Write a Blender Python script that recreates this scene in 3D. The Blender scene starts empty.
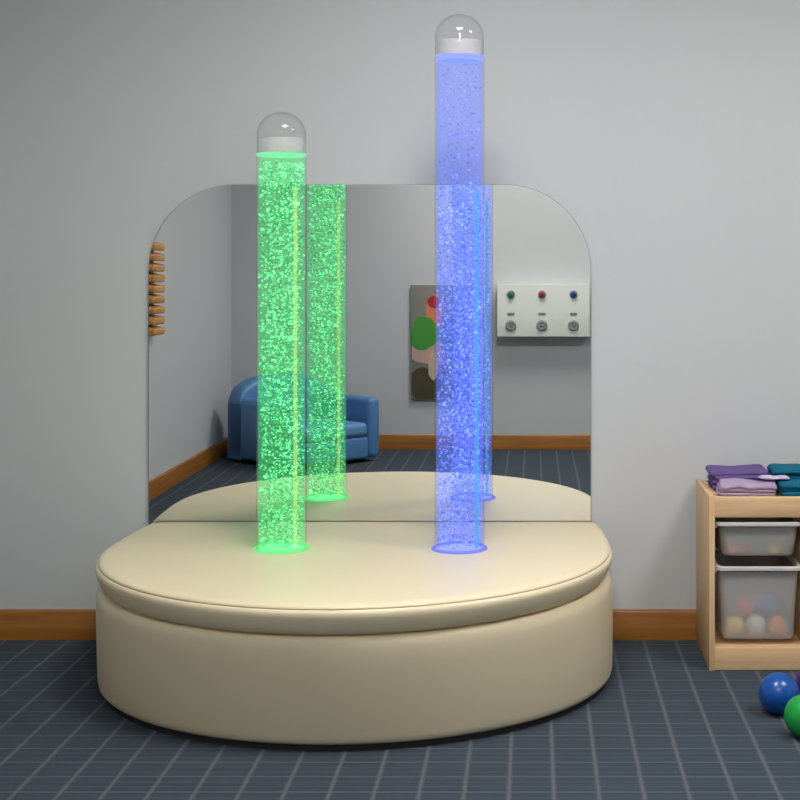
import bpy, bmesh, math, random
from math import sin, cos, pi, radians
from mathutils import Vector, Matrix, noise

random.seed(7)
C = bpy.context.scene.collection
SC = bpy.context.scene

# ------------------------------------------------------------------ materials
def new_mat(name):
    m = bpy.data.materials.new(name); m.use_nodes = True
    nt = m.node_tree; nt.nodes.clear()
    return m, nt, nt.nodes.new('ShaderNodeOutputMaterial')

def N(nt, kind, **inp):
    n = nt.nodes.new(kind)
    for k, v in inp.items():
        n.inputs[k.replace('_', ' ')].default_value = v
    return n

def L(nt, a, ao, b, bi):
    nt.links.new(a.outputs[ao], b.inputs[bi])

def math_node(nt, op, a, b=None, c=None):
    n = nt.nodes.new('ShaderNodeMath'); n.operation = op
    for i, v in enumerate((a, b, c)):
        if v is None: continue
        if isinstance(v, (int, float)): n.inputs[i].default_value = v
        else: nt.links.new(v, n.inputs[i])
    return n.outputs[0]

def mix_rgb(nt, fac, a, b):
    n = nt.nodes.new('ShaderNodeMix'); n.data_type = 'RGBA'
    for sock, v in ((n.inputs[0], fac), (n.inputs[6], a), (n.inputs[7], b)):
        if hasattr(v, 'is_output'): nt.links.new(v, sock)
        elif isinstance(v, (int, float)): sock.default_value = v
        else: sock.default_value = (*v[:3], 1)
    return n.outputs[2]

def srgb(r, g, b):
    f = lambda c: (c/255/12.92) if c/255 <= .04045 else ((c/255+.055)/1.055)**2.4
    return (f(r), f(g), f(b))

def paint(name, col, rough=.5, var=.06, scale=8, bump=.0, bscale=120, metallic=0, coat=0, spec=.5):
    """principled paint / plastic / vinyl with a little noise variation and bump"""
    m, nt, out = new_mat(name)
    p = N(nt, 'ShaderNodeBsdfPrincipled', Roughness=rough, Metallic=metallic)
    p.inputs['Specular IOR Level'].default_value = spec
    if coat: p.inputs['Coat Weight'].default_value = coat
    tc = nt.nodes.new('ShaderNodeTexCoord')
    nz = N(nt, 'ShaderNodeTexNoise', Scale=scale, Detail=4.0)
    L(nt, tc, 'Object', nz, 'Vector')
    a = tuple(c*(1-var) for c in col); b = tuple(min(1, c*(1+var)) for c in col)
    nt.links.new(mix_rgb(nt, nz.outputs['Fac'], a, b), p.inputs['Base Color'])
    if bump:
        n2 = N(nt, 'ShaderNodeTexNoise', Scale=bscale, Detail=3.0)
        L(nt, tc, 'Object', n2, 'Vector')
        bp = N(nt, 'ShaderNodeBump', Strength=bump, Distance=.002)
        L(nt, n2, 'Fac', bp, 'Height'); L(nt, bp, 'Normal', p, 'Normal')
    L(nt, p, 'BSDF', out, 'Surface')
    return m

def wood(name, a, b, rough=.45, axis='X', scale=1.0, grain=18):
    m, nt, out = new_mat(name)
    p = N(nt, 'ShaderNodeBsdfPrincipled', Roughness=rough)
    tc = nt.nodes.new('ShaderNodeTexCoord')
    mp = nt.nodes.new('ShaderNodeMapping')
    s = {'X': (.7, grain, grain), 'Y': (grain, .7, grain), 'Z': (grain, grain, .7)}[axis]
    mp.inputs['Scale'].default_value = tuple(v*scale for v in s)
    L(nt, tc, 'Object', mp, 'Vector')
    nz = N(nt, 'ShaderNodeTexNoise', Scale=3.0, Detail=6.0, Distortion=.6)
    L(nt, mp, 'Vector', nz, 'Vector')
    rp = nt.nodes.new('ShaderNodeValToRGB')
    rp.color_ramp.elements[0].position = .3; rp.color_ramp.elements[1].position = .72
    rp.color_ramp.elements[0].color = (*a, 1); rp.color_ramp.elements[1].color = (*b, 1)
    L(nt, nz, 'Fac', rp, 'Fac'); L(nt, rp, 'Color', p, 'Base Color')
    L(nt, p, 'BSDF', out, 'Surface')
    return m

def carpet_mat():
    m, nt, out = new_mat('carpet')
    p = N(nt, 'ShaderNodeBsdfPrincipled', Roughness=.95)
    p.inputs['Specular IOR Level'].default_value = .1
    tc = nt.nodes.new('ShaderNodeTexCoord')
    sp = nt.nodes.new('ShaderNodeSeparateXYZ'); L(nt, tc, 'Object', sp, 'Vector')
    wob = N(nt, 'ShaderNodeTexNoise', Scale=40.0, Detail=2.0); L(nt, tc, 'Object', wob, 'Vector')
    w = math_node(nt, 'MULTIPLY', math_node(nt, 'SUBTRACT', wob.outputs['Fac'], .5), .004)
    def line(sock, period, phase, width):
        v = math_node(nt, 'ADD', math_node(nt, 'ADD', sock, w), 1000*period - phase)
        fr = math_node(nt, 'FRACT', math_node(nt, 'DIVIDE', v, period))
        d = math_node(nt, 'MULTIPLY', math_node(nt, 'ABSOLUTE', math_node(nt, 'SUBTRACT', fr, .5)), period)
        d = math_node(nt, 'SUBTRACT', period/2, d)
        return math_node(nt, 'SUBTRACT', 1.0, math_node(nt, 'SMOOTH_MIN', math_node(nt, 'DIVIDE', d, width), 1.0, .1))
    def clampv(s):
        n = math_node(nt, 'MAXIMUM', s, 0.0); return math_node(nt, 'MINIMUM', n, 1.0)
    lx = clampv(line(sp.outputs['X'], .1068, .0496, .0085))
    ly = clampv(line(sp.outputs['Y'], .100, .048, .006))
    fy = clampv(line(sp.outputs['Y'], .0333, .012, .006))
    # broad streaks woven along X
    mp = nt.nodes.new('ShaderNodeMapping'); mp.inputs['Scale'].default_value = (3, 90, 1)
    L(nt, tc, 'Object', mp, 'Vector')
    st = N(nt, 'ShaderNodeTexNoise', Scale=1.0, Detail=3.0); L(nt, mp, 'Vector', st, 'Vector')
    fib = N(nt, 'ShaderNodeTexNoise', Scale=260.0, Detail=4.0); L(nt, tc, 'Object', fib, 'Vector')
    base = mix_rgb(nt, st.outputs['Fac'], srgb(52, 61, 71), srgb(77, 87, 97))
    base = mix_rgb(nt, math_node(nt, 'MULTIPLY', fy, .25), base, srgb(104, 112, 121))
    lines = clampv(math_node(nt, 'MULTIPLY', math_node(nt, 'MAXIMUM', lx, math_node(nt, 'MULTIPLY', ly, .62)), .44))
    col = mix_rgb(nt, lines, base, srgb(138, 142, 147))
    col = mix_rgb(nt, math_node(nt, 'MULTIPLY', fib.outputs['Fac'], .45), col, srgb(38, 44, 54))
    nt.links.new(col, p.inputs['Base Color'])
    bp = N(nt, 'ShaderNodeBump', Strength=.5, Distance=.004); L(nt, fib, 'Fac', bp, 'Height'); L(nt, bp, 'Normal', p, 'Normal')
    L(nt, p, 'BSDF', out, 'Surface')
    return m

def clear_shell(name, tint=(1, 1, 1), gloss=1.0, rough=.02, ior=1.45, extra=0.0, edge=1.0):
    """thin clear acrylic: straight-through transparency plus a Fresnel reflection"""
    m, nt, out = new_mat(name)
    tr = N(nt, 'ShaderNodeBsdfTransparent', Color=(*tint, 1))
    gl = N(nt, 'ShaderNodeBsdfGlossy', Roughness=rough, Color=(gloss, gloss, gloss, 1))
    rim = N(nt, 'ShaderNodeLayerWeight', Blend=.5)
    nt.links.new(mix_rgb(nt, math_node(nt, 'POWER', rim.outputs['Facing'], 4.0), tint, tuple(c*edge for c in tint)), tr.inputs['Color'])
    lw = N(nt, 'ShaderNodeLayerWeight', Blend=.5)
    mx = nt.nodes.new('ShaderNodeMixShader')
    nt.links.new(math_node(nt, 'ADD', math_node(nt, 'MULTIPLY', math_node(nt, 'POWER', lw.outputs['Facing'], 4.5), ior), extra), mx.inputs[0])
    L(nt, tr, 0, mx, 1); L(nt, gl, 0, mx, 2)
    L(nt, mx, 0, out, 'Surface')
    return m

def water_mat(name, tint, emit, strength):
    m, nt, out = new_mat(name)
    tr = N(nt, 'ShaderNodeBsdfTransparent', Color=(*tint, 1))
    em = N(nt, 'ShaderNodeEmission', Color=(*emit, 1), Strength=strength)
    ad = nt.nodes.new('ShaderNodeAddShader')
    L(nt, tr, 0, ad, 0); L(nt, em, 0, ad, 1); L(nt, ad, 0, out, 'Surface')
    return m

def bubble_mat(name, dark, light, emit, strength):
    """each bubble: part refraction, part tinted pass-through, and its own share of the lamp light"""
    m, nt, out = new_mat(name)
    g = nt.nodes.new('ShaderNodeNewGeometry'); r = g.outputs['Random Per Island']
    tr = nt.nodes.new('ShaderNodeBsdfTransparent')
    nt.links.new(mix_rgb(nt, r, dark, light), tr.inputs['Color'])
    rf = N(nt, 'ShaderNodeBsdfGlass', IOR=.78, Roughness=.03, Color=(*light, 1))
    mx = N(nt, 'ShaderNodeMixShader', Fac=.10); L(nt, tr, 0, mx, 1); L(nt, rf, 0, mx, 2)
    em = N(nt, 'ShaderNodeEmission', Color=(*emit, 1))
    pw = math_node(nt, 'MULTIPLY', math_node(nt, 'POWER', r, 3.0), strength)
    nt.links.new(pw, em.inputs['Strength'])
    ad = nt.nodes.new('ShaderNodeAddShader'); L(nt, mx, 0, ad, 0); L(nt, em, 0, ad, 1)
    L(nt, ad, 0, out, 'Surface')
    return m

def glow_mat(name, col, strength, body=None, fac=.5):
    m, nt, out = new_mat(name)
    em = N(nt, 'ShaderNodeEmission', Color=(*col, 1), Strength=strength)
    if body is None:
        L(nt, em, 0, out, 'Surface'); return m
    tr = N(nt, 'ShaderNodeBsdfTransparent', Color=(*body, 1))
    mx = N(nt, 'ShaderNodeMixShader', Fac=fac); L(nt, tr, 0, mx, 1); L(nt, em, 0, mx, 2)
    L(nt, mx, 0, out, 'Surface')
    return m

def frosted(name, col, clear=.5):
    m, nt, out = new_mat(name)
    tr = N(nt, 'ShaderNodeBsdfTransparent', Color=(.97, .97, .97, 1))
    p = N(nt, 'ShaderNodeBsdfPrincipled', Roughness=.35)
    p.inputs['Base Color'].default_value = (*col, 1)
    mx = N(nt, 'ShaderNodeMixShader', Fac=1-clear); L(nt, tr, 0, mx, 1); L(nt, p, 0, mx, 2)
    L(nt, mx, 0, out, 'Surface')
    return m

def mirror_mat():
    m, nt, out = new_mat('mirror_silver')
    g = N(nt, 'ShaderNodeBsdfGlossy', Roughness=0.0, Color=(.80, .81, .80, 1))
    L(nt, g, 0, out, 'Surface')
    return m

WALL = paint('wall_paint', (.545, .556, .568), .75, .025, 1.2, .12, 90, spec=.25)
WALLB = WALL
CEIL = paint('ceiling_paint', (.75, .75, .73), .9, .02)
CARPET = carpet_mat()
OAK = wood('baseboard_oak', srgb(132, 82, 22), srgb(170, 112, 42), .4, 'X')
OAKY = wood('baseboard_oak_side', srgb(132, 82, 22), srgb(170, 112, 42), .4, 'Y')
PINE = wood('pine', srgb(204, 166, 122), srgb(224, 192, 150), .5, 'X', grain=14)
PINEZ = wood('pine_upright', srgb(204, 166, 122), srgb(224, 192, 150), .5, 'Z', grain=14)
SHADEWOOD = wood('interior_shade', srgb(120, 92, 60), srgb(140, 110, 74), .7, 'Z')  # dark tone stands in for the shade inside the unit
TOYWOOD = wood('toy_wood', srgb(176, 112, 46), srgb(222, 168, 96), .45, 'Y')
TOYDARK = wood('toy_wood_dark', srgb(120, 70, 26), srgb(160, 100, 44), .5, 'Z')
VINYL = paint('cream_vinyl', srgb(230, 215, 181), .42, .02, 5, .10, 320)
BLACK = paint('shade_and_foot_black', (.012, .012, .012), .8)
SEAM = paint('seam_thread', srgb(150, 138, 104), .6)
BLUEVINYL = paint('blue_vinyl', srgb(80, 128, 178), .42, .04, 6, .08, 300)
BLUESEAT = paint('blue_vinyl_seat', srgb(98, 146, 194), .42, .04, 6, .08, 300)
WHITEBOX = paint('white_enamel', srgb(232, 234, 226), .4, .01)
GREY = paint('grey_plastic', srgb(140, 141, 137), .45)
STEEL = paint('brushed_steel', srgb(150, 150, 147), .4, metallic=.3)
DARKGREY = paint('dark_grey_plastic', srgb(112, 114, 112), .5)
PLATE = paint('white_frame_metal', srgb(235, 235, 232), .4)
MIRROR = mirror_mat()
MEDGE = paint('mirror_edge', srgb(160, 166, 160), .25)
ACRYL = clear_shell('clear_acrylic', (.985, .985, .985), .85, .03, .25, .02, .85)
DOME = clear_shell('dome_acrylic', (.965, .965, .965), 1.0, .05, .45, .035, .62)
COLLAR = frosted('white_collar', (.80, .77, .77), .62)
TUB = frosted('frosted_tub', (.74, .73, .71), .68)
TUBRIM = frosted('frosted_tub_rim', (.74, .74, .72), .25)

# ------------------------------------------------------------------ mesh helpers
def link(name, bm, mats, parent=None, smooth=True, angle=40):
    me = bpy.data.meshes.new(name)
    bmesh.ops.recalc_face_normals(bm, faces=bm.faces)
    bm.to_mesh(me); bm.free()
    for m in (mats if isinstance(mats, (list, tuple)) else [mats]): me.materials.append(m)
    if smooth:
        me.polygons.foreach_set('use_smooth', [True]*len(me.polygons))
        me.set_sharp_from_angle(angle=radians(angle))
    o = bpy.data.objects.new(name, me); C.objects.link(o)
    if parent: o.parent = parent
    return o

def box(bm, x0, x1, y0, y1, z0, z1, bevel=0, seg=2, mi=0):
    t = bmesh.new()
    bmesh.ops.create_cube(t, size=1)
    for v in t.verts:
        v.co = Vector(((x0+x1)/2 + v.co.x*(x1-x0), (y0+y1)/2 + v.co.y*(y1-y0), (z0+z1)/2 + v.co.z*(z1-z0)))
    if bevel:
        bmesh.ops.bevel(t, geom=t.edges[:], offset=bevel, segments=seg, profile=.5, affect='EDGES')
    merge(bm, t, mi)

def merge(bm, t, mi=0, mat=None):
    if mat is not None: bmesh.ops.transform(t, matrix=mat, verts=t.verts)
    idx = {}
    for v in t.verts: idx[v] = bm.verts.new(v.co)
    for f in t.faces:
        try:
            nf = bm.faces.new([idx[v] for v in f.verts]); nf.material_index = mi
        except ValueError: pass
    t.free()

def lathe(bm, prof, seg=48, mi=0, mat=None, close=False):
    """revolve (r, z) pairs about Z"""
    t = bmesh.new(); rings = []
    for r, z in prof:
        if r < 1e-6: rings.append([t.verts.new((0, 0, z))])
        else: rings.append([t.verts.new((r*cos(2*pi*k/seg), r*sin(2*pi*k/seg), z)) for k in range(seg)])
    pairs = list(zip(rings, rings[1:]))
    if close: pairs.append((rings[-1], rings[0]))
    for a, b in pairs:
        for k in range(seg):
            k2 = (k+1) % seg
            if len(a) == 1 and len(b) == 1: continue
            if len(a) == 1: t.faces.new((a[0], b[k], b[k2]))
            elif len(b) == 1: t.faces.new((a[k], a[k2], b[0]))
            else: t.faces.new((a[k], a[k2], b[k2], b[k]))
    merge(bm, t, mi, mat)

def rings_mesh(bm, rings, cap0=True, cap1=True, mi=0):
    vr = [[bm.verts.new(p) for p in r] for r in rings]
    n = len(vr[0])
    for a, b in zip(vr, vr[1:]):
        for k in range(n):
            f = bm.faces.new((a[k], a[(k+1) % n], b[(k+1) % n], b[k])); f.material_index = mi
    if cap0: bm.faces.new(vr[0][::-1]).material_index = mi
    if cap1: bm.faces.new(vr[-1]).material_index = mi
    return vr

def thing(name, label, cat, loc=(0, 0, 0), rz=0, group=None):
    o = bpy.data.objects.new(name, None); C.objects.link(o)
    o.empty_display_size = .1
    o.location = loc; o.rotation_euler = (0, 0, rz)
    o['label'] = label; o['category'] = cat
    if group: o['group'] = group
    return o

def tag(o, label, cat, group=None):
    o['label'] = label; o['category'] = cat
    if group: o['group'] = group
    return o

def struct(name, bm, m, **k):
    o = link(name, bm, m, **k); o['kind'] = 'structure'; return o

# ------------------------------------------------------------------ camera
CAM_D, CAM_H, S = 4.69, 1.256, 298.6          # distance to the mirror wall, eye height, px per metre at that wall
VPX, VPY, F = 533.0, 265.0, 298.6*4.69
cam = bpy.data.cameras.new('camera'); co = bpy.data.objects.new('camera', cam); C.objects.link(co)
co.location = (0, -CAM_D, CAM_H); co.rotation_euler = (pi/2, 0, 0)
cam.sensor_width = 36; cam.lens = F/800*36
cam.shift_x = (400-VPX)/800; cam.shift_y = (VPY-400)/800
cam.clip_start = .02
SC.camera = co

# ------------------------------------------------------------------ room shell
XL, XR, YB, YF, ZC = -2.055, 3.3, .012, -4.85, 2.7
bm = bmesh.new(); box(bm, XL-.1, XR+.1, YF-.1, YB+.1, -.1, 0); struct('floor', bm, CARPET, smooth=False)
bm = bmesh.new(); box(bm, XL-.1, XR+.1, YF-.1, YB+.1, ZC, ZC+.1); struct('ceiling', bm, CEIL, smooth=False)
bm = bmesh.new(); box(bm, XL-.1, XR+.1, YB, YB+.1, 0, ZC); struct('wall_back', bm, WALL, smooth=False)
bm = bmesh.new(); box(bm, XL-.1, XR+.1, YF-.1, YF, 0, ZC); struct('wall_front', bm, WALLB, smooth=False)
bm = bmesh.new(); box(bm, XL-.1, XL, YF, YB, 0, ZC); struct('wall_left', bm, WALL, smooth=False)
bm = bmesh.new(); box(bm, XR, XR+.1, YF, YB, 0, ZC); struct('wall_right', bm, WALL, smooth=False)
BT, BH = .015, .1
def base_x(name, yb, yf):
    bm = bmesh.new(); s = 1 if yf > yb else -1
    prof = [(yb, 0), (yf, 0), (yf, BH-.008), (yf-s*.003, BH-.002), (yf-s*.007, BH), (yb, BH)]
    rings_mesh(bm, [[(x, y, z) for y, z in prof] for x in (XL, XR)])
    return struct(name, bm, OAK)
base_x('baseboard_back', YB, YB-BT); base_x('baseboard_front', YF, YF+BT)
def base_y(name, xb, xf):
    bm = bmesh.new(); s = 1 if xf > xb else -1
    prof = [(xb, 0), (xf, 0), (xf, BH-.008), (xf-s*.003, BH-.002), (xf-s*.007, BH), (xb, BH)]
    rings_mesh(bm, [[(x, y, z) for x, z in prof] for y in (YF+BT, YB-BT)])
    return struct(name, bm, OAKY)
base_y('baseboard_left', XL, XL+BT); base_y('baseboard_right', XR, XR-BT)

# ------------------------------------------------------------------ ceiling light panels
PANEL = glow_mat('light_panel', (1.0, .98, .95), 36)
PANEL_FILL = glow_mat('light_panel_fill', (1.0, .98, .945), 40)
def ceiling_light(x, y, label, mat=PANEL, sx=.6, sy=.6):
    t = thing('ceiling_light', label, 'ceiling light', (x, y, ZC), 0, 'square ceiling light panels')
    bm = bmesh.new()
    a, b, w = sx/2, sy/2, .025
    box(bm, -a-w, a+w, -b-w, -b, -.022, 0); box(bm, -a-w, a+w, b, b+w, -.022, 0)
    box(bm, -a-w, -a, -b, b, -.022, 0); box(bm, a, a+w, -b, b, -.022, 0)
    link('frame', bm, PLATE, t, smooth=False)
    bm = bmesh.new(); box(bm, -a, a, -b, b, -.012, -.004)
    link('diffuser', bm, mat, t, smooth=False)
ceiling_light(-.15, -1.6, 'square ceiling light panel over the front of the cream seat')
ceiling_light(1.65, -1.6, 'square ceiling light panel on the storage unit side')
ceiling_light(.10, -3.95, 'added square fill light panel nearest the switch box wall', PANEL_FILL)  # unseen panel added as fill for the seat front

# ------------------------------------------------------------------ mirror
def rounded_top(x0, x1, z0, z1, r, n=20):
    pts = [(x0, z0), (x1, z0)]
    pts += [(x1-r+r*cos(a), z1-r+r*sin(a)) for a in [pi/2*k/n for k in range(n+1)]]
    pts += [(x0+r+r*cos(a), z1-r+r*sin(a)) for a in [pi/2+pi/2*k/n for k in range(n+1)]]
    return pts
mt = thing('wall_mirror', 'large frameless wall mirror with rounded top corners behind the cream seat', 'mirror', (0, 0, 0))
mx0, mx1 = (148-VPX)/S, (591.5-VPX)/S
mz0, mz1 = .30, CAM_H+(VPY-184)/S
bm = bmesh.new()
o1 = rounded_top(mx0, mx1, mz0, mz1, .29); o2 = rounded_top(mx0+.003, mx1-.003, mz0+.003, mz1-.003, .287)
rings_mesh(bm, [[(x, YB-.0005, z) for x, z in o1], [(x, .003, z) for x, z in o1], [(x, .0002, z) for x, z in o2]], True, False)
link('polished_edge', bm, MEDGE, mt, smooth=False)
bm = bmesh.new()
bm.faces.new([bm.verts.new((x, 0, z)) for x, z in o2])
g = bmesh.ops.extrude_face_region(bm, geom=bm.faces[:])
for v in [e for e in g['geom'] if isinstance(e, bmesh.types.BMVert)]: v.co.y = .006
link('mirror_glass', bm, MIRROR, mt, smooth=False)

# ------------------------------------------------------------------ padded seat
SX, A, CB, BK = (374-VPX)/S, 231.5/S, .083*CAM_D, .36*CAM_D
def outline(bfront, back=-.006, n=120, a=A):
    """D-shaped plan seen from above: semi-ellipse in front, gently narrowing sides behind"""
    pts = []
    for k in range(n+1):
        t = pi + pi*k/n                       # left -> front -> right
        pts.append((SX+a*cos(t), -CB+bfront*sin(t)))
    side = []
    m = 14
    t1 = math.asin((CB+back)/BK)
    for k in range(1, m+1):
        t = t1*k/m
        side.append((SX+a*cos(t), -CB+BK*sin(t)))
    left = [(2*SX-x, y) for x, y in side][::-1]
    return left + pts + side
def offset_ring(pts, o, z):
    n = len(pts); res = []
    for i, (x, y) in enumerate(pts):
        p, q = pts[i-1], pts[(i+1) % n]
        if i == 0 or i == n-1:                # back corners: offset each side squarely
            s = -1 if i == 0 else 1
            res.append((x+s*o, y+(o if o < 0 else 0)*.15, z)); continue
        tx, ty = q[0]-p[0], q[1]-p[1]
        if i == 1 or i == n-2: pass
        l = math.hypot(tx, ty); nx, ny = ty/l, -tx/l
        res.append((x+nx*o, min(y+ny*o, pts[0][1]), z))
    return res
seat = thing('padded_podium_seat', 'round-fronted cream vinyl podium seat with a thick padded top against the mirror', 'seat', (0, 0, 0))
def podium_ring(out, o, z): return offset_ring(out, o, z)
OUT = outline(.165*CAM_D)
prof = [(-.09, .316), (-.040, .316), (-.029, .3175), (-.020, .323), (-.012, .335), (-.0055, .350), (-.001, .364), (0, .374), (-.003, .3815), (-.0085, .3848),
        (-.0118, .3855), (-.0085, .3868), (-.0092, .390), (-.016, .3938), (-.026, .3965), (-.045, .398), (-.12, .3988)]
bm = bmesh.new(); rings_mesh(bm, [podium_ring(OUT, o, z) for o, z in prof])
cush = link('cushion_top', bm, VINYL, seat, angle=60)
# stitched welt line round the cushion
bm = bmesh.new()
ring = podium_ring(OUT, -.0088, .3853)
path = ring[0:]
def tube_path(bm, pts, r, seg=6, mi=0):
    rings = []
    for i, p in enumerate(pts):
        a = Vector(pts[max(0, i-1)]); b = Vector(pts[min(len(pts)-1, i+1)])
        t = (b-a).normalized(); u = t.cross(Vector((0, 0, 1)))
        if u.length < 1e-4: u = Vector((1, 0, 0))
        u.normalize(); w = u.cross(t)
        rings.append([Vector(p)+u*r*cos(2*pi*k/seg)+w*r*sin(2*pi*k/seg) for k in range(seg)])
    rings_mesh(bm, rings, mi=mi)
tube_path(bm, path, .0011)
link('seam_stitching', bm, SEAM, cush)
OUTB = outline(.165*CAM_D-.075, -.008); OUTT = outline(.165*CAM_D-.022, -.008)
prof = [(-.09, .015), (-.020, .0155), (-.010, .0185), (-.003, .026), (0, .040), (.001, .15), (.001, .24), (0, .279), (-.002, .293), (-.006, .302), (-.013, .309), (-.024, .3135), (-.06, .315)]
rings = []
for o, z in prof:                                         # the base leans in a little towards the floor in front
    q = min(1, max(0, z/.31)); q = q*q*(3-2*q)
    rings.append([(a[0]*(1-q)+b[0]*q, a[1]*(1-q)+b[1]*q, z) for a, b in zip(podium_ring(OUTB, o, z), podium_ring(OUTT, o, z))])
bm = bmesh.new(); rings_mesh(bm, rings)
link('padded_base', bm, VINYL, seat, angle=60)
bm = bmesh.new(); rings_mesh(bm, [podium_ring(OUTB, -.016, 0), podium_ring(OUTB, -.016, .016)])
link('plinth', bm, BLACK, seat, angle=60)  # near-black colour carries the recess shadow under the seat

# ------------------------------------------------------------------ bubble tubes
def bubbles_mesh(r, z0, z1, n, thin_from, seed):
    rnd = random.Random(seed)
    t = bmesh.new(); bmesh.ops.create_icosphere(t, subdivisions=1, radius=1)
    tv = [v.co.copy() for v in t.verts]; tf = [[v.index for v in f.verts] for f in t.faces]; t.free()
    vs, fs = [], []
    k = 0
    while k < n:
        a = rnd.uniform(0, 2*pi); q = r*math.sqrt(rnd.random()); z = rnd.uniform(z0, z1)
        if z > thin_from and rnd.random() > .18:
            k += 1; continue
        s = rnd.uniform(.0016, .0040)
        if rnd.random() < .06: s *= 1.6
        sz = s*rnd.uniform(.6, .95); b = len(vs)
        cx, cy = q*cos(a), q*sin(a); rot = rnd.uniform(0, 6.28); c_, s_ = cos(rot), sin(rot)
        vs += [(cx+s*(c_*v.x-s_*v.y), cy+s*(s_*v.x+c_*v.y), z+sz*v.z) for v in tv]
        fs += [[i+b for i in f] for f in tf]
        k += 1
    me = bpy.data.meshes.new('bubbles'); me.from_pydata(vs, [], fs)
    me.polygons.foreach_set('use_smooth', [True]*len(me.polygons))
    return me

SEAT_Z = .3988
def bubble_tube(x, y, ztop, zapex, label, mats, nb, thin, seed, pipe_off, pipe_top):
    t = thing('bubble_tube', label, 'bubble tube', (x, y, SEAT_Z), 0, 'lit bubble tubes on the podium seat')
    R = .0754; h = ztop-SEAT_Z
    bm = bmesh.new()
    lathe(bm, [(R+.0005, .0005), (R+.009, .0005), (R+.0095, .002), (R+.008, .005), (R+.003, .008), (R+.0005, .008)], 64, close=True)
    link('base_flange', bm, mats['flange'], t)
    bm = bmesh.new(); lathe(bm, [(0, .001), (R-.009, .001), (R-.009, .003), (0, .0036)], 48)
    link('base_lamp', bm, mats['lamp'], t)
    bm = bmesh.new(); lathe(bm, [(R, .001), (R, h)], 72)
    link('acrylic_column', bm, ACRYL, t)
    bm = bmesh.new(); lathe(bm, [(0, .004), (R-.006, .004), (R-.005, .006), (R-.005, h-.014), (R-.006, h-.012), (0, h-.012)], 72)
    link('water', bm, mats['water'], t)
    bo = bpy.data.objects.new('bubbles', bubbles_mesh(R-.0075, .012, h-.02, nb, thin-SEAT_Z, seed)); C.objects.link(bo)
    bo.data.materials.append(mats['bubble']); bo.parent = t; bo['kind'] = 'stuff'
    bm = bmesh.new(); lathe(bm, [(0, .006), (.006, .006), (.006, h-pipe_top), (0, h-pipe_top)], 12)
    pp = link('streak_pipe', bm, mats['pipe'], t); pp.location = (pipe_off, -.012, 0); pp['label'] = mats['pipe_label']  # added pipe; its glow imitates a lit streak in the column
    bm = bmesh.new(); lathe(bm, [(0, h-.003), (R-.004, h-.003), (R-.0006, h-.004), (R-.0002, h-.002), (R-.0002, h+.001), (R-.0006, h+.003), (R-.004, h+.003), (0, h+.003)], 72)
    link('light_ring', bm, mats['ring'], t)
    bm = bmesh.new(); lathe(bm, [(0, h+.006), (R-.010, h+.006), (R-.009, h+.008), (R-.009, h+.046), (R-.011, h+.049), (0, h+.049)], 64)
    link('white_collar', bm, COLLAR, t)
    za = zapex-SEAT_Z; rd = R-.002; zc = za-rd*.93
    bm = bmesh.new()
    p = [(rd, h+.006), (rd, zc)] + [(rd*cos(a), zc+rd*.93*sin(a)) for a in [pi/2*k/16 for k in range(1, 17)]]
    lathe(bm, p, 64)
    link('dome_cap', bm, DOME, t)
    return t
G = dict(water=water_mat('green_water', (.72, .95, .79), (.15, .85, .30), .17),
         bubble=bubble_mat('green_bubbles', (.55, .86, .64), (.92, 1, .94), (.27, 1.0, .46), .66),
         ring=glow_mat('green_ring', (.26, 1.0, .46), .95), lamp=glow_mat('green_lamp', (.30, 1.0, .42), 1.3), flange=glow_mat('green_flange', (.20, 1.0, .32), 1.0, (.8, 1, .85), .42),
         pipe=glow_mat('yellow_streak', (.92, 1.0, .38), .95, (.95, .98, .8), .30), pipe_label='thin yellow pipe added as a light streak')
B = dict(water=water_mat('blue_water', (.78, .82, 1.0), (.15, .23, 1.0), .20),
         bubble=bubble_mat('blue_bubbles', (.76, .80, .99), (.93, .95, 1), (.24, .34, 1.0), .66),
         ring=glow_mat('blue_ring', (.32, .42, 1.0), 1.1), lamp=glow_mat('blue_lamp', (.40, .44, 1.0), 1.3), flange=glow_mat('blue_flange', (.24, .28, 1.0), 1.05, (.8, .84, 1), .42),
         pipe=glow_mat('cyan_streak', (.18, .75, .95), .7, (.7, .95, 1), .36), pipe_label='thin cyan pipe added as a light streak')
TY = -.098*CAM_D
bubble_tube((281.5-VPX)*.902/S, TY, CAM_H+(VPY-155)*.902/S, CAM_H+(VPY-112)*.902/S, 'shorter bubble tube glowing green on the left of the cream seat', G, 7500, 1.585, 3, .044, .10)
bubble_tube((459.5-VPX)*.902/S, TY, CAM_H+(VPY-58)*.902/S, CAM_H+(VPY-14.5)*.902/S, 'taller bubble tube glowing blue on the right of the cream seat', B, 8500, 1.50, 5, .052, .40)

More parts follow.
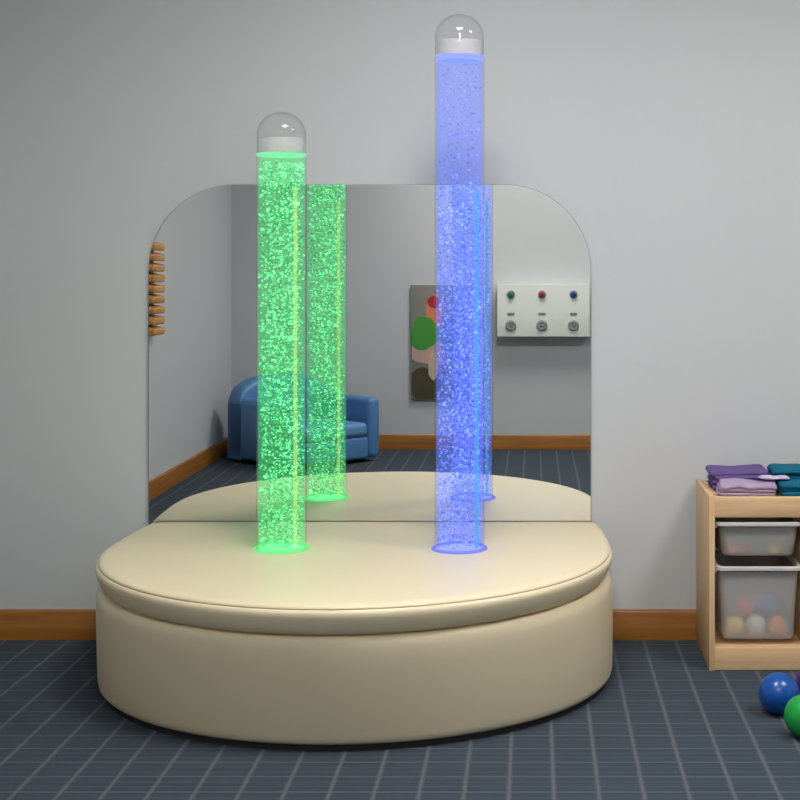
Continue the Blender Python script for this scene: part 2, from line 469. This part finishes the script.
# ------------------------------------------------------------------ storage shelf on the right
def px_front(x, rho=.9236): return (x-VPX)*rho/S
SXL = .545; SW = .018; COLW = .279; YS0, YS1 = -.012, -.358
HS = .541
cols = 2
xr = SXL + SW + cols*(COLW+SW)
unit = thing('storage_unit', 'pine toy storage unit with two sliding tubs standing against the wall', 'storage unit', (SXL, 0, 0))
def shelf_part(name, boxes, mat, parent=unit, bevel=.0015):
    bm = bmesh.new()
    for b in boxes: box(bm, b[0]-SXL, b[1]-SXL, *b[2:], bevel=bevel)
    return link(name, bm, mat, parent)
for k in range(cols+1):
    x0 = SXL + k*(COLW+SW)
    pan = shelf_part('side_panel' if k in (0, cols) else 'divider', [(x0, x0+SW, YS1, YS0, 0, HS if k in (0, cols) else HS-.066)], PINEZ)
for k in range(cols):
    a = SXL + k*(COLW+SW) + SW; b = a + COLW
    for zr in (.446, .308):      # runners the tubs hang on
        shelf_part('runner', [(a, a+.010, YS1+.02, YS0-.03, zr-.006, zr)], PINE, bevel=0)
        shelf_part('runner', [(b-.010, b, YS1+.02, YS0-.03, zr-.006, zr)], PINE, bevel=0)
xi0, xi1 = SXL+SW, xr-SW
shelf_part('top_rail', [(xi0, xi1, YS1+.001, YS1+.019, HS-.066, HS-.003)], PINE)
shelf_part('back_rail', [(xi0, xi1, YS0-.018, YS0, HS-.066, HS-.003)], PINE)
shelf_part('top_board', [(xi0, xi1, YS1+.019, YS0-.018, HS-.028, HS-.012)], PINE)
shelf_part('bottom_rail', [(xi0, xi1, YS1+.001, YS1+.019, .002, .071)], PINE)
shelf_part('bottom_board', [(xi0, xi1, YS1+.019, YS0-.010, .056, .070)], PINE)
shelf_part('shade_panel', [(xi0, xi1, YS0-.008, YS0-.001, .071, HS-.066)], SHADEWOOD, bevel=0)  # added panel, keeps the lit wall from showing through the dark gaps

def rrect(hx, hy, r, z, cx=0, cy=0, n=6):
    pts = []
    for sx, sy, a0 in ((1, 1, 0), (-1, 1, pi/2), (-1, -1, pi), (1, -1, 3*pi/2)):
        for k in range(n+1):
            a = a0 + pi/2*k/n
            pts.append((cx+sx*(hx-r)+r*cos(a), cy+sy*(hy-r)+r*sin(a), z))
    return pts
def tub(label, zrim, h):
    """open translucent tub with a flat rolled rim; its walls taper towards the floor of the tub"""
    xc = SXL+SW+COLW/2; yc = (YS1+YS0)/2 - .004
    t = thing('storage_tub', label, 'tub', (xc, yc, zrim-h), 0, 'translucent tubs in the storage unit')
    hx, hy = .1255, .153; tx, ty = .112, .140
    w = .0025; bm = bmesh.new()
    f = lambda k, o: rrect(tx+(hx-tx)*k-o, ty+(hy-ty)*k-o, .025-o*.5, h*k)
    rings_mesh(bm, [rrect(tx-.012, ty-.012, .02, 0), rrect(tx-.003, ty-.003, .024, .003), rrect(tx+.0005, ty+.0005, .025, .010), f(.5, 0), f(.93, 0),
                    f(.93, w), f(.5, w), rrect(tx-.003, ty-.003, .022, .012), rrect(tx-.014, ty-.014, .018, .004)])
    link('tub_body', bm, TUB, t)
    bm = bmesh.new(); z1 = h
    rings_mesh(bm, [rrect(hx-.003, hy-.003, .024, z1-.012), rrect(hx+.010, hy+.010, .028, z1-.012), rrect(hx+.0118, hy+.0118, .029, z1-.010), rrect(hx+.0118, hy+.0118, .029, z1-.002),
                    rrect(hx+.010, hy+.010, .028, z1), rrect(hx-.002, hy-.002, .024, z1), rrect(hx-.004, hy-.004, .024, z1-.003), rrect(hx-.003, hy-.003, .024, z1-.012)], False, False)
    bmesh.ops.remove_doubles(bm, verts=bm.verts, dist=1e-6)
    link('rim', bm, TUBRIM, t)
    return t, xc, yc
_, txc, tyc = tub('shallow translucent tub of small toys on the upper runners', .458, .110)
tub('deep translucent tub of coloured toys below the shallow tub', .320, .232)

def toy_mat(n, c): return paint(n, srgb(*c), .4, .03)
TC = dict(red=(226, 70, 66), pink=(236, 130, 140), yellow=(242, 214, 60), orange=(240, 140, 60), teal=(70, 150, 150), green=(110, 180, 110),
          blue=(70, 110, 200), white=(235, 232, 225), lilac=(170, 130, 190))
TM = {k: toy_mat('toy_'+k, v) for k, v in TC.items()}
def toy_block(colour, x, y, z, s, rz, where):
    bm = bmesh.new(); box(bm, -s, s, -s, s, 0, 2*s, bevel=s*.18, seg=3)
    lathe(bm, [(0, 2*s), (s*.45, 2*s), (s*.45, 2*s+s*.3), (s*.38, 2*s+s*.36), (0, 2*s+s*.36)], 20)
    o = link('toy_block', bm, TM[colour]); o.location = (x, y, z); o.rotation_euler = (0, 0, rz)
    return tag(o, f'{colour} studded toy block {where}', 'toy', 'toys in the tubs')
def toy_cone(colour, x, y, z, s, where):
    bm = bmesh.new(); lathe(bm, [(0, 0), (s, 0), (s*1.02, s*.1), (s*.92, s*.3), (s*.28, s*1.9), (s*.12, s*2.05), (0, s*2.08)], 28)
    o = link('toy_cone', bm, TM[colour]); o.location = (x, y, z)
    return tag(o, f'{colour} toy cone {where}', 'toy', 'toys in the tubs')
def toy_ball(colour, x, y, z, r, where):
    bm = bmesh.new(); sphere_profile(bm, r, 24)
    o = link('toy_ball', bm, TM[colour]); o.location = (x, y, z)
    return tag(o, f'{colour} toy ball {where}', 'toy', 'toys in the tubs')
def sphere_profile(bm, r, seg=48):
    n = seg//2
    p = []
    for k in range(n+1):
        a = -pi/2+pi*k/n
        rr = r*(1.006 if abs(a) < pi/n*.6 else 1)      # moulding seam round the equator
        p.append((max(0, rr*cos(a)) if 0 < k < n else 0, rr*sin(a)))
    lathe(bm, p, seg)
z0 = .458-.110+.0045; yf = tyc-.105
toy_block('pink', txc-.075, yf, z0, .018, .3, 'at the left front of the shallow tub')
toy_block('red', txc-.030, yf+.01, z0, .015, .8, 'on the floor of the shallow tub')
toy_block('teal', txc+.012, yf+.03, z0, .023, .2, 'in the middle of the shallow tub')
toy_block('green', txc-.040, yf+.065, z0, .026, .5, 'towards the back of the shallow tub')
toy_cone('yellow', txc+.055, yf+.012, z0, .024, 'at the right of the shallow tub')
toy_block('orange', txc+.065, yf+.070, z0, .020, .5, 'behind the yellow cone')
z0 = .320-.232+.0045
toy_ball('yellow', txc-.068, yf+.012, z0+.030, .030, 'on the floor of the deep tub at the left')
toy_ball('white', txc-.002, yf+.012, z0+.032, .032, 'on the floor of the deep tub in the middle')
toy_ball('orange', txc+.066, yf+.012, z0+.030, .030, 'on the floor of the deep tub at the right')
toy_block('lilac', txc-.035, yf+.085, z0, .030, .4, 'at the back of the deep tub on the left')
toy_block('blue', txc+.040, yf+.085, z0, .033, .2, 'at the back of the deep tub on the right')
toy_ball('red', txc-.034, yf+.022, z0+.084, .030, 'resting on the yellow and white balls')
toy_ball('blue', txc+.036, yf+.026, z0+.089, .033, 'resting on the white and orange balls')

# folded cloths on top of the unit
def cloth_mat(n, c): return paint(n, srgb(*c), .85, .12, 40, .4, 240, spec=.2)
def folded_cloth(name_label, colour, x, y, z, hx, hy, layers, th, rz, seed):
    bm = bmesh.new(); rnd = random.Random(seed)
    for l in range(layers):
        t = bmesh.new()
        dx, dy = rnd.uniform(-.006, .006), rnd.uniform(-.006, .006)
        z0 = l*th*.96; q = th/2
        rg = []
        for a, o in [(-80, 0), (-45, 0), (0, 0), (45, 0), (80, 0)]:
            e = q*(1-cos(radians(a)))
            rg.append(rrect(hx-e-rnd.uniform(0, .004), hy-e, .018, z0+q+q*sin(radians(a)), dx, dy, 5))
        rings_mesh(t, rg)
        bmesh.ops.triangulate(t, faces=[f for f in t.faces if len(f.verts) > 4])
        bmesh.ops.subdivide_edges(t, edges=[e for e in t.edges if e.calc_length() > .04], cuts=3, use_grid_fill=True)
        for v in t.verts:
            nzv = noise.noise(Vector((v.co.x*22+seed, v.co.y*22, z0*30)))
            v.co.x += nzv*.005; v.co.y += noise.noise(Vector((v.co.y*22, v.co.x*22, seed)))*.005
            if v.co.z > q*.5: v.co.z += (nzv-.6)*.004*(1 if l < layers-1 else 2.2)
        merge(bm, t)
    o = link('folded_cloth', bm, colour, angle=75); o.location = (x, y, z); o.rotation_euler = (0, 0, rz)
    return tag(o, name_label, 'cloth', 'folded cloths on the storage unit')
PUR = cloth_mat('purple_cloth', (102, 82, 136)); LIL = cloth_mat('lilac_cloth', (168, 150, 178)); TEA = cloth_mat('teal_cloth', (12, 96, 124)); PAL = cloth_mat('pale_lilac_cloth', (196, 182, 206))
zt = HS-.012+.004
folded_cloth('purple folded cloth at the back left of the storage unit top', PUR, .670, -.113, zt, .095, .074, 4, .0165, .02, 11)
folded_cloth('lilac folded cloth in front of the purple cloth', LIL, .676, -.255, zt, .092, .062, 3, .0145, -.05, 21)
folded_cloth('dark teal folded cloth in the back row beside the purple cloth', TEA, .870, -.113, zt, .098, .074, 4, .0170, -.03, 31)
folded_cloth('teal folded cloth in the front row beside the lilac cloth', TEA, .868, -.255, zt, .092, .062, 3, .0150, .04, 41)
folded_cloth('small pale lilac folded cloth lying across the lilac and teal front cloths', PAL, .768, -.235, zt+.045, .050, .036, 1, .0110, -.1, 51)

# ------------------------------------------------------------------ balls on the carpet
def ball(x, y, r, mat, label, tilt):
    t = thing('play_ball', label, 'ball', (x, y, 0), 0, 'play balls on the carpet')
    bm = bmesh.new(); sphere_profile(bm, r, 64)
    o = link('shell', bm, mat, t); o.location = (0, 0, r); o.rotation_euler = tilt
    bm = bmesh.new(); lathe(bm, [(0, r-.002), (.006, r-.002), (.006, r+.0005), (.004, r+.001), (0, r+.001)], 16)
    p = link('valve', bm, mat, t); p.location = (0, 0, r); p.rotation_euler = (tilt[0]+.2, tilt[1]+1.9, 0)
rho = 375/(714-VPY)
ball((779-VPX)*rho/S, -(1-rho)*CAM_D, 20.5*rho/S, paint('blue_ball', srgb(16, 78, 158), .28, .02), 'blue play ball on the carpet nearest the storage unit corner', (.4, .5, 0))
rho2 = 375/(737-VPY)
ball((805-VPX)*rho2/S, -(1-rho2)*CAM_D, 21*rho2/S, paint('green_ball', srgb(20, 156, 64), .28, .02), 'green play ball in front of the blue ball', (.9, -.3, 0))
rho3 = 375/(702-VPY)
ball((816-VPX)*rho3/S, -(1-rho3)*CAM_D, 20*rho3/S, paint('purple_ball', srgb(84, 48, 140), .28, .02), 'purple play ball behind the green ball, mostly cut by the frame', (.1, .9, 0))

# ------------------------------------------------------------------ things seen in the mirror: on the wall behind the camera
ym = -4.73; k = (CAM_D-ym)/CAM_D/S                         # metres per mirror pixel at the box front
def mz(y): return CAM_H+(VPY-y)*k
def mxx(x): return (x-VPX)*k
sb = thing('switch_box', 'white wall-mounted switch box with coloured buttons and sockets', 'control box', ((mxx(497)+mxx(590))/2, YF, mz(337)))
bw = (mxx(590)-mxx(497))/2; bh = mz(284)-mz(337); bd = ym-YF
bm = bmesh.new(); box(bm, -bw, bw, 0.0005, bd, 0, bh, bevel=.006, seg=3); link('housing', bm, WHITEBOX, sb)
ROT = Matrix.Rotation(-pi/2, 4, 'X')                       # lathe axis Z -> +Y
def on_front(xp, yp): return Vector((mxx(xp)-sb.location.x, bd, mz(yp)-sb.location.z))
BTN = dict(teal=paint('teal_button', srgb(0, 112, 100), .3), maroon=paint('maroon_button', srgb(150, 24, 56), .3), blue=paint('blue_button', srgb(20, 62, 140), .3))
for xp, c in ((511, 'teal'), (542, 'maroon'), (573.5, 'blue')):
    bm = bmesh.new(); lathe(bm, [(0, 0), (.027, 0), (.028, .004), (.025, .008), (.021, .008), (.021, .004), (0, .004)], 32, mat=ROT)
    bz = link('button_bezel', bm, GREY, sb); bz.location = on_front(xp, 294.5)
    bm = bmesh.new(); lathe(bm, [(0, .004), (.0205, .004), (.0205, .014), (.018, .018), (.010, .0205), (0, .021)], 32, mat=ROT)
    bt = link('push_button', bm, BTN[c], bz); bt['label'] = f'{c} push button'
    bm = bmesh.new(); box(bm, -.024, .024, 0, .003, -.009, .009, bevel=.0028)
    for u in (-.012, 0, .012): box(bm, u-.003, u+.003, .003, .006, -.004, .004, mi=1)
    pl = link('switch_plate', bm, [GREY, DARKGREY], sb); pl.location = on_front(xp, 314)
    bm = bmesh.new()
    lathe(bm, [(.011, 0), (.036, 0), (.037, .005), (.034, .012), (.028, .015), (.019, .013), (.016, .009), (.011, .009)], 40, mat=ROT, close=True)
    so = link('socket_ring', bm, STEEL, sb); so.location = on_front(xp, 325.5)
    bm = bmesh.new(); lathe(bm, [(0, .001), (.0105, .001), (.0105, .012), (.008, .014), (0, .014)], 24, mat=ROT)
    link('socket_pin', bm, GREY, so)

# abstract picture board
k2 = (CAM_D-YF-.02)/CAM_D/S
px0, px1 = (411-VPX)*k2, (411-VPX)*k2+.40
pz0, pz1 = CAM_H+(VPY-400)*k2, CAM_H+(VPY-285)*k2
pic = thing('picture_panel', 'tall grey picture panel with red, orange and green shapes low on the wall', 'picture', ((px0+px1)/2, YF, pz0))
pw, ph = px1-px0, pz1-pz0
bm = bmesh.new(); box(bm, -pw/2, pw/2, .0005, .022, 0, ph, bevel=.004); link('board', bm, paint('picture_grey', srgb(128, 126, 116), .6, .08, 9), pic)
def blob(name, cx, cz, rx, rz, col, y, seed, lab=None):
    bm = bmesh.new(); n = 40; pts = []
    for i in range(n):
        a = 2*pi*i/n
        q = 1+.16*noise.noise(Vector((cos(a)*1.4+seed, sin(a)*1.4, seed*.7)))
        u = max(-pw/2+.006, min(pw/2-.006, cx+rx*q*cos(a))); v = max(.006, min(ph-.006, cz+rz*q*sin(a)))
        pts.append((u, v))
    rings_mesh(bm, [[(u, .0215, v) for u, v in pts], [(u, .0225+y, v) for u, v in pts]])
    o = link(name, bm, paint('picture_'+name+str(seed), srgb(*col), .6, .10, 14), pic, smooth=False)
    o['label'] = lab or name
q = k2                                                    # picture pixels -> metres
P = lambda x, y: ((x-VPX)*q-pic.location.x, CAM_H+(VPY-y)*q-pz0)
def blobp(name, x, y, rx, ry, col, lay, seed, lab): 
    cx, cz = P(x, y); blob(name, cx, cz, rx*q, ry*q, col, lay, seed, lab)
blobp('painted_shape', 436, 352, 27, 12, (196, 160, 150), .0006, 2, 'pale pink painted shape')
blobp('painted_shape', 425, 384, 16, 17, (74, 66, 44), .0010, 3, 'dark brown painted shape')
blobp('painted_shape', 434, 312, 8, 18, (226, 132, 96), .0014, 4, 'orange painted shape')
blobp('painted_shape', 424, 334, 14, 17, (66, 148, 54), .0018, 5, 'green painted shape')
blobp('painted_shape', 434, 302, 6, 6, (178, 30, 40), .0022, 6, 'red painted shape')
blobp('painted_shape', 433, 366, 5, 14, (202, 176, 158), .0026, 7, 'cream painted shape')
blobp('painted_shape', 452, 340, 9, 26, (92, 120, 150), .0008, 8, 'blue grey painted shape')

# wooden ladder toy on the left wall
ld = thing('wall_toy', 'wooden wall toy of stacked slanted steps on the left wall', 'wall toy', (XL, -2.74, .88))
bm = bmesh.new(); box(bm, .0005, .014, -.115, .115, 0, .52, bevel=.004); link('backboard', bm, TOYDARK, ld)
for i in range(9):
    bm = bmesh.new(); box(bm, 0, .066, -.105, .105, -.019, .019, bevel=.010, seg=3)
    st = link('step', bm, TOYWOOD, ld); st.location = (.013, 0, .035+i*.056); st.rotation_euler = (0, .22, 0)

# blue armchair in the far left corner
ac = thing('armchair', 'small blue vinyl armchair in the room corner seen in the mirror', 'armchair', (-1.475, -4.29, 0), -pi/4)
def soft(bm, x0, x1, y0, y1, z0, z1, r, seg=5): box(bm, x0, x1, y0, y1, z0, z1, bevel=r, seg=seg)
# local +Y is the way it faces
H = .355
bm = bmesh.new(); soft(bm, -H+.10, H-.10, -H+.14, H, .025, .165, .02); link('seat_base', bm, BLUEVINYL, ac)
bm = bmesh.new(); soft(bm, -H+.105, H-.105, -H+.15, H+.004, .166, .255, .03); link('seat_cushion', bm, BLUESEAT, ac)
for s in (-1, 1):
    bm = bmesh.new(); soft(bm, s*H-(.10 if s > 0 else 0), s*H+(.10 if s < 0 else 0), -H+.02, H-.001, .025, .41, .035)
    link('arm', bm, BLUEVINYL, ac)
bm = bmesh.new()                                          # rounded-top back, curving in plan and in height
rg = []
nx = 24
for zi, (zz, sh) in enumerate([(.025, .0), (.04, .004), (.40, .004)]):
    pass
pts_f = []
def back_top(u): return .545-.10*abs(u)**3.2
rings = []
for i in range(nx+1):
    u = -1+2*i/nx
    x = u*H; zt_ = back_top(u) if abs(u) < .999 else back_top(1)-.03
    yb = -H+.035*abs(u)**4; yi = yb+.15
    r = .045
    ring = [(x, yb, .025), (x, yi, .025), (x, yi, zt_-r), (x, yi-r*.3, zt_-r*.3), (x, yi-r, zt_), (x, yb+r, zt_), (x, yb+r*.3, zt_-r*.3), (x, yb, zt_-r)]
    rings.append(ring)
rings_mesh(bm, rings)
link('backrest', bm, BLUEVINYL, ac, angle=50)
bm = bmesh.new()
for sx in (-1, 1):
    for sy in (-1, 1): lathe(bm, [(0, 0), (.022, 0), (.025, .006), (.025, .027), (0, .027)], 16, mat=Matrix.Translation((sx*.26, sy*.26, 0)))
ft = bm
ft.free()
for sx in (-1, 1):
    for sy in (-1, 1):
        bm = bmesh.new(); lathe(bm, [(0, 0), (.022, 0), (.025, .006), (.025, .027), (0, .027)], 16)
        f = link('foot', bm, BLACK, ac); f.location = (sx*.26, sy*.26, 0)

# ------------------------------------------------------------------ world, exposure
w = bpy.data.worlds.new('room'); SC.world = w; w.use_nodes = True
w.node_tree.nodes['Background'].inputs[0].default_value = (.5, .52, .55, 1)
w.node_tree.nodes['Background'].inputs[1].default_value = .0
SC.view_settings.view_transform = 'Standard'; SC.view_settings.look = 'None'
SC.view_settings.exposure = 0.0; SC.view_settings.gamma = 1; SC.view_settings.use_curve_mapping = False
SC.cycles.max_bounces = 14; SC.cycles.diffuse_bounces = 6; SC.cycles.glossy_bounces = 6
SC.cycles.transmission_bounces = 8; SC.cycles.transparent_max_bounces = 32
SC.cycles.caustics_reflective = False; SC.cycles.caustics_refractive = False
SC.cycles.sample_clamp_indirect = 4
